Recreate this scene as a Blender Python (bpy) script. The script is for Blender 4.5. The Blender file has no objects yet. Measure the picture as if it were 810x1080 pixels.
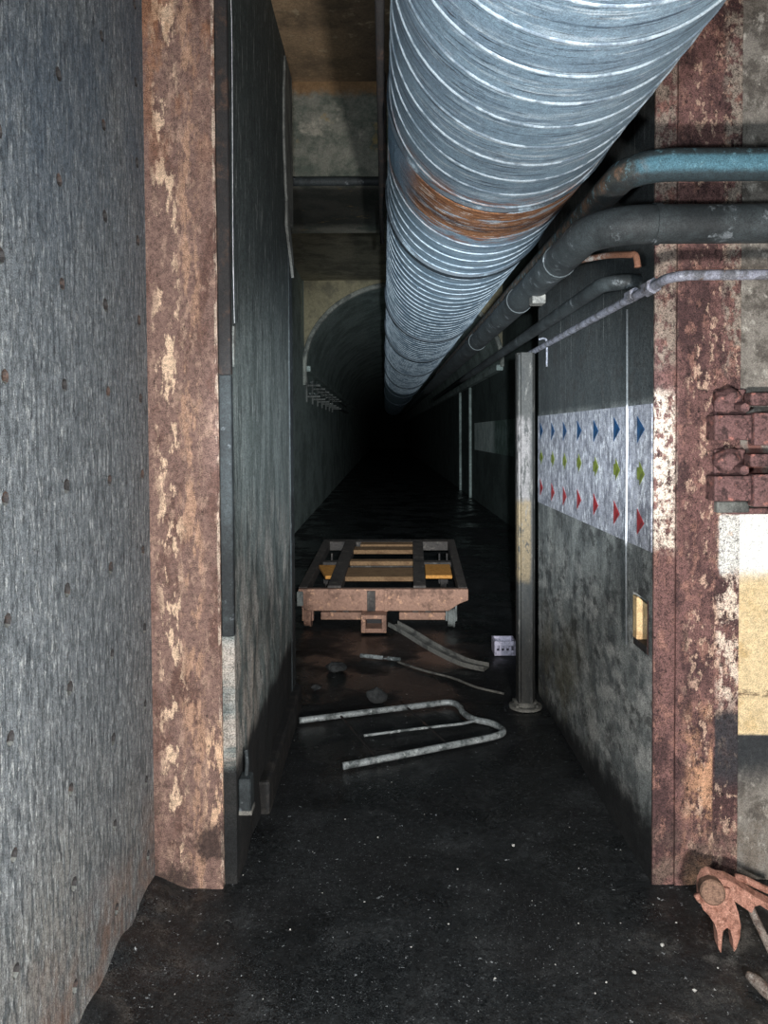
import bpy, bmesh, math, random
from mathutils import Vector, Matrix, noise as mnoise

# ------------------------------------------------------------------ camera, world, lights
SC = bpy.context.scene
COL = SC.collection
rnd = random.Random(7)
CAM_H = 1.55

cam_d = bpy.data.cameras.new('camera')
cam = bpy.data.objects.new('camera', cam_d)
COL.objects.link(cam)
cam_d.sensor_fit = 'VERTICAL'
cam_d.sensor_height = 24.0
cam_d.lens = 811.0 / 1080.0 * 24.0
cam_d.shift_y = -59.0 / 1080.0
cam_d.clip_start = 0.05
cam_d.clip_end = 200
cam.matrix_world = (Matrix.Translation((0, 0, CAM_H)) @ Matrix.Rotation(math.radians(90 - 1.7), 4, 'X')
                    @ Matrix.Rotation(math.radians(-0.35), 4, 'Z'))
SC.camera = cam

W = bpy.data.worlds.new('world'); SC.world = W
W.use_nodes = True
W.node_tree.nodes['Background'].inputs[0].default_value = (0.55, 0.68, 0.8, 1)
W.node_tree.nodes['Background'].inputs[1].default_value = 0.10

def spot(name, loc, target, power, angle, blend, color, radius):
    d = bpy.data.lights.new(name, 'SPOT')
    d.energy = power; d.spot_size = math.radians(angle); d.spot_blend = blend
    d.color = color; d.shadow_soft_size = radius
    o = bpy.data.objects.new(name, d); COL.objects.link(o)
    o.location = loc
    o.rotation_euler = (Vector(target) - Vector(loc)).to_track_quat('-Z', 'Y').to_euler()
    return o
# hand torch held to the right of and below the lens; the other two spots are added fill
spot('hand_torch', (0.45, 0.0, 1.0), (0.30, 3.0, 1.15), 310, 150, 0.9, (1.0, 0.96, 0.92), 0.07)
spot('left_fill_spot', (-0.30, -0.05, 1.45), (0.25, 3.0, 1.2), 130, 140, 0.8, (0.86, 0.94, 1.0), 0.05)  # added left of the lens to fill the right passage wall
spot('far_fill_spot', (0.07, -0.02, 1.60), (0.45, 9.0, 1.45), 2600, 36, 1.0, (0.85, 0.94, 1.0), 0.02)  # added narrow spot that lifts the far duct and cart

SC.view_settings.view_transform = 'Standard'
SC.view_settings.look = 'None'
SC.view_settings.gamma = 1.0
SC.view_settings.use_curve_mapping = False
SC.view_settings.exposure = 0.0

# ------------------------------------------------------------------ material helpers
def lin(c):
    return tuple(((v / 255) / 12.92 if v / 255 <= 0.04045 else ((v / 255 + 0.055) / 1.055) ** 2.4) for v in c) + (1,)

class NT:
    def __init__(s, name):
        s.m = bpy.data.materials.new(name); s.m.use_nodes = True
        s.t = s.m.node_tree; s.b = s.t.nodes['Principled BSDF']
        s.co = s.t.nodes.new('ShaderNodeTexCoord').outputs['Object']
        s.sep = None
    def n(s, typ, **kw):
        x = s.t.nodes.new(typ)
        for k, v in kw.items(): setattr(x, k, v)
        return x
    def l(s, a, b): s.t.links.new(a, b)
    def math(s, op, a, b=None, clamp=False):
        x = s.n('ShaderNodeMath', operation=op, use_clamp=clamp)
        for i, v in enumerate((a, b)):
            if v is None: continue
            if isinstance(v, (int, float)): x.inputs[i].default_value = v
            else: s.l(v, x.inputs[i])
        return x.outputs[0]
    def noise(s, scale, detail=4, rough=0.55, off=(0, 0, 0)):
        mp = s.n('ShaderNodeMapping'); s.l(s.co, mp.inputs[0])
        mp.inputs['Scale'].default_value = scale; mp.inputs['Location'].default_value = off
        x = s.n('ShaderNodeTexNoise'); s.l(mp.outputs[0], x.inputs['Vector'])
        x.inputs['Scale'].default_value = 1.0; x.inputs['Detail'].default_value = detail; x.inputs['Roughness'].default_value = rough
        return x.outputs['Fac']
    def rng(s, v, lo, hi):
        x = s.n('ShaderNodeMapRange', interpolation_type='SMOOTHSTEP'); s.l(v, x.inputs['Value'])
        if lo <= hi:
            x.inputs['From Min'].default_value = lo; x.inputs['From Max'].default_value = hi
        else:
            x.inputs['From Min'].default_value = hi; x.inputs['From Max'].default_value = lo
            x.inputs['To Min'].default_value = 1; x.inputs['To Max'].default_value = 0
        return x.outputs[0]
    def axis(s, a):
        if s.sep is None:
            s.sep = s.n('ShaderNodeSeparateXYZ'); s.l(s.co, s.sep.inputs[0])
        return s.sep.outputs['XYZ'.index(a.upper())]
    def mix(s, f, a, b, mode='MIX'):
        x = s.n('ShaderNodeMix', data_type='RGBA', blend_type=mode)
        for i, v in ((0, f), (6, a), (7, b)):
            if isinstance(v, (int, float)): x.inputs[i].default_value = v
            elif isinstance(v, tuple): x.inputs[i].default_value = v
            else: s.l(v, x.inputs[i])
        return x.outputs[2]

def surf(name, base, layers=(), rough=0.8, metal=0.0, grit=0.35, gritscale=260, bump=0.3, bumpscale=(60, 60, 60), bumpdist=0.004,
         rlayer=None, spec=0.4):
    """layers: (colour, opacity, noise (sx,sy,sz,detail,lo,hi) or None, [(axis,a,b,fuzz)...]) laid over one another."""
    s = NT(name)
    col = lin(base)
    for k, (c, op, nz, rs) in enumerate(layers):
        m = None
        if nz:
            nn = s.noise(nz[:3], nz[3] + 4, 0.68, (k * 3.7, k * 1.3, k * 5.1))
            m = s.rng(nn, nz[4], nz[5])
        for (ax, a, b, fz) in rs:
            v = s.axis(ax[0])
            if len(ax) > 1:   # e.g. 'z-0.1y' : sloped boundary
                v = s.math('ADD', v, s.math('MULTIPLY', s.axis(ax[-1]), float(ax[1:-1])))
            if fz:
                fn = s.noise((9, 9, 9), 9, 0.72, (k * 2.1, 4, k))
                v = s.math('ADD', v, s.math('MULTIPLY', s.math('SUBTRACT', fn, 0.5), fz))
            r = s.rng(v, a, b)
            m = r if m is None else s.math('MULTIPLY', m, r)
        m = s.math('MULTIPLY', m, op) if m is not None else op
        col = s.mix(m, col, lin(c))
    if grit:
        g = s.noise((gritscale,) * 3, 2, 0.7)
        g2 = s.noise((gritscale * 0.22,) * 3, 5, 0.75, (5, 5, 5))
        g = s.math('ADD', s.math('MULTIPLY', g, 0.6), s.math('MULTIPLY', g2, 0.4))
        gv = s.n('ShaderNodeMapRange'); s.l(g, gv.inputs['Value'])
        gv.inputs['From Min'].default_value = 0.40; gv.inputs['From Max'].default_value = 0.60
        gv.inputs['To Min'].default_value = 1 - grit; gv.inputs['To Max'].default_value = 1 + grit
        cmb = s.n('ShaderNodeCombineColor')
        for i in range(3): s.l(gv.outputs[0], cmb.inputs[i])
        col = s.mix(1.0, col, cmb.outputs[0], 'MULTIPLY')
    if isinstance(col, tuple): s.b.inputs['Base Color'].default_value = col
    else: s.l(col, s.b.inputs['Base Color'])
    s.b.inputs['Roughness'].default_value = rough
    s.b.inputs['Metallic'].default_value = metal
    s.b.inputs['Specular IOR Level'].default_value = spec
    if rlayer:
        rn = s.rng(s.noise(rlayer[:3], rlayer[3], 0.6, (9, 9, 9)), rlayer[4], rlayer[5])
        x = s.n('ShaderNodeMapRange'); s.l(rn, x.inputs['Value'])
        x.inputs['To Min'].default_value = rlayer[6]; x.inputs['To Max'].default_value = rlayer[7]
        s.l(x.outputs[0], s.b.inputs['Roughness'])
    if bump:
        bn = s.noise(bumpscale, 7, 0.72, (2, 7, 1))
        bp = s.n('ShaderNodeBump'); bp.inputs['Strength'].default_value = bump; bp.inputs['Distance'].default_value = bumpdist
        s.l(bn, bp.inputs['Height']); s.l(bp.outputs[0], s.b.inputs['Normal'])
    return s.m

# ------------------------------------------------------------------ mesh helpers
def obj(name, bm, mat, parent=None, smooth=False, loc=None):
    me = bpy.data.meshes.new(name)
    bmesh.ops.recalc_face_normals(bm, faces=bm.faces[:])
    bm.to_mesh(me); bm.free()
    if smooth:
        for p in me.polygons: p.use_smooth = True
    o = bpy.data.objects.new(name, me); COL.objects.link(o)
    me.materials.append(mat)
    if parent is not None: o.parent = parent
    if loc is not None: o.location = loc
    return o
def empty(name, loc=(0, 0, 0), rot=(0, 0, 0)):
    o = bpy.data.objects.new(name, None); COL.objects.link(o)
    o.location = loc; o.rotation_euler = rot; o.empty_display_size = 0.1
    return o
def tag(o, label, cat, group=None):
    o['label'] = label; o['category'] = cat
    if group: o['group'] = group
    return o
def struct(o, label=None):
    o['kind'] = 'structure'
    if label: o['label'] = label
    return o
def box(bm, x0, x1, y0, y1, z0, z1, bev=0.0, seg=1):
    v = [bm.verts.new(p) for p in ((x0, y0, z0), (x1, y0, z0), (x1, y1, z0), (x0, y1, z0), (x0, y0, z1), (x1, y0, z1), (x1, y1, z1), (x0, y1, z1))]
    fs = [bm.faces.new([v[i] for i in q]) for q in ((0, 3, 2, 1), (4, 5, 6, 7), (0, 1, 5, 4), (1, 2, 6, 5), (2, 3, 7, 6), (3, 0, 4, 7))]
    if bev:
        es = list({e for f in fs for e in f.edges})
        bmesh.ops.bevel(bm, geom=es, offset=bev, segments=seg, affect='EDGES', profile=0.5)
    return bm
def B(*a, **k): return box(bmesh.new(), *a, **k)
def smooth_path(pts, sub=6):
    P = [Vector(p) for p in pts]; out = []
    for i in range(len(P) - 1):
        p0 = P[max(i - 1, 0)]; p1 = P[i]; p2 = P[i + 1]; p3 = P[min(i + 2, len(P) - 1)]
        for k in range(sub):
            t = k / sub
            out.append(0.5 * ((2 * p1) + (-p0 + p2) * t + (2 * p0 - 5 * p1 + 4 * p2 - p3) * t * t + (-p0 + 3 * p1 - 3 * p2 + p3) * t ** 3))
    out.append(P[-1]); return out
def tube(bm, pts, r, seg=12, caps=True, shape=None):
    P = [Vector(p) for p in pts]; n = len(P)
    rr = r if isinstance(r, (list, tuple)) else [r] * n
    t0 = (P[1] - P[0]).normalized()
    up = Vector((0, 0, 1)) if abs(t0.z) < 0.9 else Vector((1, 0, 0))
    nrm = (up - t0 * up.dot(t0)).normalized(); rings = []
    for i in range(n):
        t = (P[min(i + 1, n - 1)] - P[max(i - 1, 0)]).normalized()
        nrm = (nrm - t * nrm.dot(t)).normalized(); bi = t.cross(nrm)
        ring = []
        if shape:
            for (a, b) in shape: ring.append(bm.verts.new(P[i] + bi * a + nrm * b))
        else:
            for k in range(seg):
                a = 2 * math.pi * k / seg
                ring.append(bm.verts.new(P[i] + (nrm * math.cos(a) + bi * math.sin(a)) * rr[i]))
        rings.append(ring)
    m = len(rings[0])
    for i in range(n - 1):
        for k in range(m):
            bm.faces.new((rings[i][k], rings[i][(k + 1) % m], rings[i + 1][(k + 1) % m], rings[i + 1][k]))
    if caps:
        bm.faces.new(rings[0][::-1]); bm.faces.new(rings[-1])
    return bm
def T(pts, r, seg=12, **k): return tube(bmesh.new(), pts, r, seg, **k)
def bend(corner, d_in, d_out, rad, n=8):
    """points of a rounded corner: comes along d_in, leaves along d_out"""
    c = Vector(corner); a = Vector(d_in).normalized(); b = Vector(d_out).normalized()
    p0 = c - a * rad; ctr = p0 + b * rad
    return [ctr - b * rad * math.cos(t) + a * rad * math.sin(t) for t in [math.pi / 2 * i / n for i in range(n + 1)]]
def extr(pts, vec, bev=0.0, seg=1):
    bm = bmesh.new(); v = [bm.verts.new(p) for p in pts]; f = bm.faces.new(v)
    r = bmesh.ops.extrude_face_region(bm, geom=[f])
    bmesh.ops.translate(bm, verts=[g for g in r['geom'] if isinstance(g, bmesh.types.BMVert)], vec=vec)
    if bev: bmesh.ops.bevel(bm, geom=bm.edges[:], offset=bev, segments=seg, affect='EDGES')
    return bm
def lump(r, seed, sq=(1, 1, 1), sub=2, amp=0.35, freq=1.6):
    bm = bmesh.new(); bmesh.ops.create_icosphere(bm, subdivisions=sub, radius=1)
    for v in bm.verts:
        d = 1 + amp * mnoise.noise(v.co * freq + Vector((seed * 3.1, seed, -seed)))
        v.co = Vector((v.co.x * sq[0], v.co.y * sq[1], v.co.z * sq[2])) * d * r
    return bm
def quad(p): 
    bm = bmesh.new(); bm.faces.new([bm.verts.new(q) for q in p]); return bm

# ------------------------------------------------------------------ materials
M = {}
M['wall_left'] = surf('blue_grey_brushed_concrete', (116, 122, 126), [
    ((142, 138, 130), 0.8, (1.5, 1.5, 1.2, 3, 0.35, 0.7), [('z', 1.1, 0.2, 0.5)]),
    ((74, 80, 84), 0.85, (1, 60, 9.0, 6, 0.46, 0.58), []),
    ((174, 178, 178), 0.8, (1, 90, 20, 6, 0.54, 0.63), []),
    ((40, 46, 52), 0.8, (1, 70, 22, 5, 0.56, 0.64), []),
    ((208, 212, 210), 0.9, (1, 120, 36, 5, 0.60, 0.67), []),
    ((60, 78, 96), 0.55, (2, 2, 1.0, 3, 0.40, 0.65), [('z', 1.4, 2.6, 0.4)]),
    ((140, 104, 82), 0.6, (4, 5, 5, 4, 0.40, 0.62), [('z', 0.45, 0.05, 0.3)]),
], rough=0.75, grit=0.65, gritscale=300, bump=0.8, bumpscale=(40, 90, 30))
M['rust_left'] = surf('pinkish_rust_plate', (122, 97, 88), [
    ((92, 66, 58), 0.8, (9, 9, 4, 6, 0.48, 0.62), []),
    ((158, 130, 114), 0.8, (30, 30, 14, 5, 0.52, 0.62), []),
    ((216, 186, 158), 0.92, (26, 26, 9, 5, 0.525, 0.565), [('x', -0.785, -0.735, 0.10), ('x', -0.66, -0.71, 0.10)]),
    ((176, 140, 116), 0.75, (30, 30, 8, 5, 0.50, 0.58), [('x', -0.70, -0.66, 0.08), ('x', -0.60, -0.63, 0.06)]),
    ((150, 104, 74), 0.6, (8, 8, 3, 4, 0.5, 0.6), [('z', 2.2, 2.9, 0.4)]),
    ((196, 176, 158), 0.9, (40, 40, 14, 4, 0.46, 0.56), [('x', -0.567, -0.561, 0.008)]),
    ((60, 48, 44), 0.85, (7, 7, 5, 5, 0.46, 0.58), [('z', 0.42, 0.22, 0.2)]),
    ((212, 176, 146), 0.9, (30, 30, 9, 4, 0.49, 0.55), [('x', -0.63, -0.60, 0.02), ('z', 0.62, 0.50, 0.1), ('z', 0.18, 0.26, 0.05)]),
    ((70, 50, 44), 0.8, None, [('x', -0.790, -0.806, 0.012)]),
    ((40, 30, 27), 0.7, (70, 70, 50, 3, 0.62, 0.68), []),
], rough=0.85, grit=0.6, gritscale=300, bump=0.8, bumpscale=(60, 60, 45))
M['passage_left'] = surf('blackened_shaded_concrete', (112, 120, 118), [
    ((74, 82, 80), 0.85, (1, 12, 2.5, 5, 0.42, 0.60), []),
    ((60, 68, 68), 0.85, None, [('z', 1.7, 2.4, 0.5)]),  # shade on the upper wall, put into the colour
    ((160, 164, 160), 0.7, (1, 40, 5, 5, 0.56, 0.66), []),
    ((170, 166, 160), 0.85, (1, 9, 4.0, 6, 0.46, 0.62), [('z', 1.5, 0.8, 0.6)]),
    ((176, 166, 156), 0.9, (1, 14, 5.0, 6, 0.44, 0.58), [('y', 3.35, 2.8, 0.6), ('z', 1.05, 0.72, 0.4)]),
    ((48, 52, 54), 0.85, (1, 20, 6, 5, 0.56, 0.64), []),
    ((206, 210, 206), 0.75, (1, 80, 9, 4, 0.62, 0.70), []),
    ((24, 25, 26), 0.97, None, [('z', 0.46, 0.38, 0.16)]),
], rough=0.8, grit=0.6, gritscale=220, bump=0.8, bumpscale=(30, 30, 16))
M['passage_right'] = surf('dark_passage_concrete', (140, 143, 140), [  # darker above the sign, near-black under a sloped line at the foot
    ((90, 94, 94), 0.85, (1, 8, 4, 5, 0.42, 0.58), []),
    ((52, 58, 60), 0.9, None, [('z', 1.62, 1.68, 0.04)]),
    ((150, 152, 150), 0.7, (1, 60, 1.2, 4, 0.60, 0.68), [('z', 1.6, 1.75, 0)]),
    ((196, 194, 188), 0.8, (2, 4, 8, 6, 0.45, 0.62), [('z', 1.05, 0.75, 0.4)]),
    ((60, 62, 62), 0.8, (2, 6, 9, 6, 0.52, 0.62), []),
    ((120, 112, 88), 0.6, (2, 3, 3, 4, 0.42, 0.62), [('z', 0.75, 0.35, 0.3), ('y', 3.1, 3.9, 0.4)]),
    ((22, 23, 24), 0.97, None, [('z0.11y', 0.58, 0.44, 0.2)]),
], rough=0.8, grit=0.6, gritscale=220, bump=0.8, bumpscale=(30, 30, 20))
M['rust_right'] = surf('maroon_flaking_rust', (112, 82, 78), [
    ((70, 50, 50), 0.9, (9, 9, 5, 6, 0.46, 0.58), []),
    ((146, 108, 96), 0.75, (22, 22, 14, 5, 0.52, 0.62), []),
    ((190, 160, 140), 0.85, (34, 34, 18, 6, 0.545, 0.585), [('x', 1.00, 1.06, 0.16)]),
    ((222, 206, 190), 0.95, (44, 44, 30, 6, 0.42, 0.54), [('x', 0.990, 0.976, 0.016), ('z', 1.12, 1.17, 0.08), ('z', 1.72, 1.66, 0.08)]),
    ((150, 136, 124), 0.85, (34, 34, 22, 6, 0.42, 0.54), [('x', 0.990, 0.976, 0.016), ('z', 1.74, 1.80, 0.10)]),
    ((220, 200, 182), 0.95, (34, 34, 22, 6, 0.47, 0.54), [('x', 1.115, 1.14, 0.06), ('z', 1.34, 1.26, 0.10), ('z', 0.55, 0.7, 0.1)]),
    ((150, 138, 126), 0.9, (30, 30, 22, 6, 0.46, 0.55), [('x', 1.13, 1.16, 0.06), ('z', 1.70, 1.85, 0.10)]),
    ((218, 216, 210), 0.97, (30, 30, 30, 6, 0.36, 0.44), [('x', 1.125, 1.135, 0.02), ('z', 1.275, 1.26, 0.015), ('z', 1.05, 1.10, 0.16)]),
    ((196, 150, 118), 0.85, (12, 12, 9, 6, 0.42, 0.58), [('x', 1.00, 1.05, 0.09), ('x', 1.115, 1.105, 0.01), ('z', 0.66, 0.5, 0.3)]),
    ((50, 52, 56), 0.85, None, [('x', 1.115, 1.125, 0.01), ('z', 0.62, 0.58, 0.06), ('z', 0.3, 0.4, 0.14)]),
    ((110, 92, 82), 0.85, (14, 14, 14, 6, 0.4, 0.6), [('z', 0.26, 0.06, 0.16)]),
    ((38, 26, 26), 0.8, (70, 70, 50, 4, 0.57, 0.64), []),
], rough=0.85, grit=0.65, gritscale=300, bump=0.9, bumpscale=(60, 60, 45))
M['wall_right'] = surf('flaking_painted_plaster', (128, 122, 114), [
    ((80, 74, 70), 0.9, (20, 20, 17, 6, 0.45, 0.58), []),
    ((184, 178, 168), 0.85, (34, 34, 26, 6, 0.53, 0.61), []),
    ((116, 76, 70), 0.85, (12, 12, 8, 6, 0.44, 0.58), [('z', 1.74, 1.6, 0.15), ('z', 1.22, 1.28, 0.02)]),
    ((174, 174, 171), 0.98, None, [('z', 1.285, 1.275, 0.02), ('z', 1.02, 1.08, 0.10)]),
    ((146, 144, 140), 0.85, (10, 10, 24, 6, 0.5, 0.62), [('z', 1.285, 1.275, 0.02), ('z', 1.02, 1.08, 0.10)]),
    ((150, 140, 122), 0.97, None, [('z', 1.12, 1.00, 0.22), ('z', 0.505, 0.515, 0.012)]),
    ((128, 112, 90), 0.85, (9, 9, 9, 6, 0.46, 0.60), [('z', 1.10, 0.95, 0.1), ('z', 0.505, 0.515, 0.01)]),
    ((108, 88, 66), 0.8, (40, 40, 40, 5, 0.54, 0.61), [('z', 1.10, 0.95, 0.1), ('z', 0.505, 0.515, 0.01)]),
    ((90, 66, 50), 0.9, (30, 30, 60, 4, 0.40, 0.55), [('z', 0.678, 0.665, 0.03), ('z', 0.632, 0.65, 0.03)]),
    ((46, 50, 54), 0.95, None, [('z', 0.515, 0.505, 0.012), ('z', 0.30, 0.42, 0.16)]),
    ((200, 196, 190), 0.8, (40, 40, 40, 4, 0.62, 0.67), [('z', 0.5, 0.45, 0.05)]),
    ((112, 102, 92), 0.8, (14, 14, 14, 6, 0.42, 0.58), [('z', 0.36, 0.2, 0.16)]),
], rough=0.8, grit=0.45, gritscale=280, bump=0.9, bumpscale=(55, 55, 45))
M['wall_right'] = surf('flaking_painted_plaster', (136, 130, 122), [
    ((86, 80, 74), 0.85, (14, 14, 12, 6, 0.46, 0.60), []),
    ((188, 182, 172), 0.8, (26, 26, 18, 5, 0.55, 0.64), []),
    ((120, 70, 62), 0.85, (12, 12, 6, 5, 0.44, 0.60), [('z', 1.74, 1.6, 0.15), ('z', 1.22, 1.28, 0.02)]),
    ((244, 244, 240), 0.98, None, [('z', 1.285, 1.275, 0.01), ('z', 1.02, 1.08, 0.05)]),
    ((222, 198, 156), 0.97, None, [('z', 1.10, 1.02, 0.10), ('z', 0.505, 0.515, 0.01)]),
    ((196, 166, 116), 0.8, (7, 7, 7, 5, 0.48, 0.64), [('z', 1.10, 0.95, 0.06), ('z', 0.505, 0.515, 0.01)]),
    ((90, 66, 50), 0.85, (30, 30, 60, 4, 0.45, 0.60), [('z', 0.675, 0.665, 0.02), ('z', 0.635, 0.65, 0.02)]),
    ((42, 46, 50), 0.95, None, [('z', 0.515, 0.505, 0.01), ('z', 0.30, 0.42, 0.10)]),
    ((200, 196, 190), 0.8, (40, 40, 40, 3, 0.66, 0.72), [('z', 0.5, 0.45, 0.05)]),
    ((112, 102, 92), 0.8, (12, 12, 12, 5, 0.42, 0.60), [('z', 0.34, 0.2, 0.12)]),
], rough=0.8, grit=0.35, bump=0.7, bumpscale=(40, 40, 30))
M['ceiling'] = surf('brown_stained_ceiling', (150, 126, 98), [
    ((96, 82, 66), 0.8, (3, 3, 3, 5, 0.42, 0.62), []),
    ((70, 62, 54), 0.7, None, [('x', -0.35, 0.0, 0.15)]),  # darker beside the duct, soft shade painted into the colour
    ((186, 170, 140), 0.5, (14, 14, 14, 5, 0.58, 0.68), []),
], rough=0.9, grit=0.35, bump=0.4)
M['lintel'] = surf('green_stained_lintel', (128, 128, 118), [
    ((74, 84, 76), 0.85, (4, 4, 5, 6, 0.42, 0.60), []),
    ((176, 170, 156), 0.7, (6, 6, 6, 5, 0.55, 0.66), [('z', 3.1, 3.25, 0.1)]),
    ((132, 102, 70), 0.9, None, [('z', 3.48, 3.54, 0.16)]),
    ((40, 42, 40), 0.8, None, [('y', 4.6, 4.7, 0.05), ('y', 5.6, 5.4, 0.05)]),
    ((166, 140, 84), 0.5, (8, 8, 8, 4, 0.6, 0.7), []),
], rough=0.9, grit=0.35, bump=0.4)
M['room'] = surf('dim_tunnel_concrete', (190, 204, 198), [
    ((138, 150, 144), 0.8, (1.2, 1.2, 1.6, 5, 0.42, 0.62), []),
    ((214, 226, 220), 0.6, (4, 4, 1.0, 5, 0.58, 0.70), []),
], rough=0.9, grit=0.4, gritscale=70, bump=0.3)
M['room_ceiling'] = surf('pale_room_ceiling', (180, 172, 150), [
    ((120, 116, 104), 0.8, (2, 2, 2, 5, 0.42, 0.62), []),
], rough=0.9, grit=0.3, gritscale=90, bump=0.3)
M['room_dark'] = surf('dark_green_tunnel_concrete', (92, 104, 100), [
    ((62, 72, 68), 0.8, (1.2, 1.2, 1.6, 5, 0.42, 0.62), [])], rough=0.9, grit=0.4, gritscale=70, bump=0.3)
M['tunnel_end_shade'] = surf('shade_black_concrete', (20, 22, 22), [((34, 36, 36), 0.7, (1, 1, 1, 4, 0.45, 0.6), [])], rough=0.95, grit=0.4, gritscale=30)  # near-black colour stands in for the unlit tunnel end
M['spandrel'] = surf('cream_arch_wall', (176, 166, 136), [
    ((132, 126, 108), 0.8, (3, 3, 3, 5, 0.45, 0.62), []),
], rough=0.9, grit=0.3, gritscale=90, bump=0.2)
M['arch_rim'] = surf('pale_arch_edge', (176, 178, 168), [((96, 100, 98), 0.8, (3, 3, 3, 4, 0.45, 0.6), [])], rough=0.85, grit=0.3, gritscale=90)
M['floor'] = surf('black_wet_grime', (33, 35, 36), [
    ((52, 54, 55), 0.8, (4, 4, 4, 6, 0.48, 0.66), []),
    ((22, 23, 24), 0.8, (2.2, 2.2, 2.2, 4, 0.45, 0.62), []),
    ((92, 90, 86), 0.7, (10, 10, 10, 6, 0.48, 0.66), [('x', 0.55, 1.1, 0.35), ('y', 2.65, 2.3, 0.3)]),
    ((70, 66, 62), 0.6, (12, 12, 12, 6, 0.48, 0.64), [('x', -0.45, -0.7, 0.2)]),
    ((150, 154, 156), 0.9, (70, 70, 70, 0, 0.66, 0.69), []),
    ((180, 184, 186), 0.9, (34, 34, 34, 1, 0.68, 0.70), []),
    ((92, 95, 96), 0.7, (130, 130, 130, 0, 0.61, 0.66), []),
], rough=0.5, grit=0.8, gritscale=220, bump=0.5, bumpscale=(35, 35, 35), bumpdist=0.006, rlayer=(1.6, 1.6, 1.6, 4, 0.42, 0.58, 0.16, 0.7), spec=0.35)
M['duct'] = surf('galvanised_blue_grey_sheet', (130, 153, 169), [
    ((110, 130, 146), 0.7, (2.5, 9, 2.5, 4, 0.42, 0.62), []),
    ((176, 193, 205), 0.75, (4, 45, 4, 5, 0.52, 0.64), []),
    ((60, 76, 92), 0.9, (4, 90, 4, 4, 0.555, 0.61), []),
    ((30, 36, 48), 0.95, (7, 150, 7, 3, 0.585, 0.63), [('y', 3.6, 2.4, 0)]),
    ((196, 206, 212), 0.8, (3, 60, 3, 5, 0.57, 0.64), []),
    ((190, 188, 200), 0.6, (16, 16, 16, 4, 0.62, 0.70), []),
    ((140, 84, 44), 0.85, (10, 30, 10, 4, 0.46, 0.60), [('y', 2.30, 2.42, 0.10), ('y', 2.98, 2.84, 0.12)]),
], rough=0.5, metal=0.25, grit=0.35, gritscale=300, bump=0.45, bumpscale=(6, 70, 6), bumpdist=0.004)
M['duct_seam'] = surf('bright_duct_seam', (176, 190, 200), [((98, 114, 128), 0.85, (10, 30, 10, 5, 0.46, 0.58), []),
    ((150, 96, 58), 0.85, (10, 30, 10, 4, 0.42, 0.56), [('y', 2.36, 2.44, 0.06), ('y', 2.92, 2.84, 0.06)])], rough=0.45, metal=0.3, grit=0.2)
M['rust_band'] = surf('orange_rust_band', (134, 92, 62), [
    ((92, 52, 28), 0.9, (12, 60, 12, 5, 0.46, 0.60), []),
    ((150, 164, 176), 0.95, (3.2, 20, 3.2, 5, 0.53, 0.60), []),
    ((208, 200, 190), 0.9, (10, 70, 10, 5, 0.55, 0.63), []),
    ((190, 126, 70), 0.8, (20, 60, 20, 4, 0.58, 0.68), []),
    ((58, 34, 22), 0.9, (8, 90, 8, 5, 0.42, 0.54), [('y', 2.60, 2.64, 0.06), ('y', 2.74, 2.70, 0.06)]),
    ((110, 136, 156), 0.97, None, [('x', -0.25, -0.34, 0.12)]),
], rough=0.8, grit=0.4, bump=0.6)
M['dark_band'] = surf('blackened_duct_collar', (44, 54, 62), [((120, 136, 146), 0.7, (8, 8, 8, 4, 0.55, 0.66), [])], rough=0.6, grit=0.3)
M['dark_pipe'] = surf('black_lagged_pipe', (56, 62, 64), [
    ((30, 34, 36), 0.8, (5, 5, 5, 5, 0.42, 0.62), []),
    ((120, 126, 130), 0.7, (16, 16, 16, 6, 0.58, 0.66), []),
], rough=0.65, grit=0.4, bump=0.4)
M['blue_pipe'] = surf('chalky_blue_pipe_paint', (74, 112, 126), [
    ((66, 66, 62), 0.97, None, [('x', 0.03, -0.01, 0.06)]),
    ((124, 96, 76), 0.8, (14, 14, 14, 5, 0.44, 0.60), [('x', 0.05, 0.0, 0.05)]),
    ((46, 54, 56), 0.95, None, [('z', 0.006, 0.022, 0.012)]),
    ((110, 150, 162), 0.6, (30, 30, 30, 5, 0.54, 0.64), []),
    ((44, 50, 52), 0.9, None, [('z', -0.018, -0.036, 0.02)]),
], rough=0.75, grit=0.4, bump=0.4)
M['pale_pipe'] = surf('pale_lilac_pipe', (136, 138, 150), [((92, 92, 96), 0.85, (20, 20, 20, 5, 0.46, 0.58), []), ((176, 178, 184), 0.7, (40, 40, 40, 5, 0.55, 0.64), []),
    ((90, 70, 54), 0.8, (22, 22, 22, 4, 0.60, 0.68), [])], rough=0.7, grit=0.4)
M['copper'] = surf('coppery_rusted_tube', (140, 100, 80), [((200, 196, 190), 0.9, (20, 20, 20, 4, 0.48, 0.58), [('x', 0.785, 0.765, 0.02)])], rough=0.7, grit=0.3)
M['iron'] = surf('dark_iron_and_shade', (46, 44, 44), [((86, 66, 56), 0.7, (16, 16, 16, 5, 0.5, 0.64), [])], rough=0.75, grit=0.4)
M['white_sign'] = surf('scuffed_white_paint', (170, 172, 182), [
    ((116, 118, 128), 0.85, (10, 16, 12, 6, 0.45, 0.58), []),
    ((216, 218, 224), 0.9, (16, 40, 18, 6, 0.52, 0.60), []),
    ((96, 98, 106), 0.8, (12, 40, 14, 6, 0.57, 0.64), []),
    ((120, 124, 134), 0.7, (6, 10, 6, 6, 0.40, 0.60), [('z', 0.40, 0.48, 0.1)]),
], rough=0.7, grit=0.5, gritscale=220)
M['white_line'] = surf('white_paint_drip', (222, 224, 228), [], rough=0.7, grit=0.3)
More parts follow.
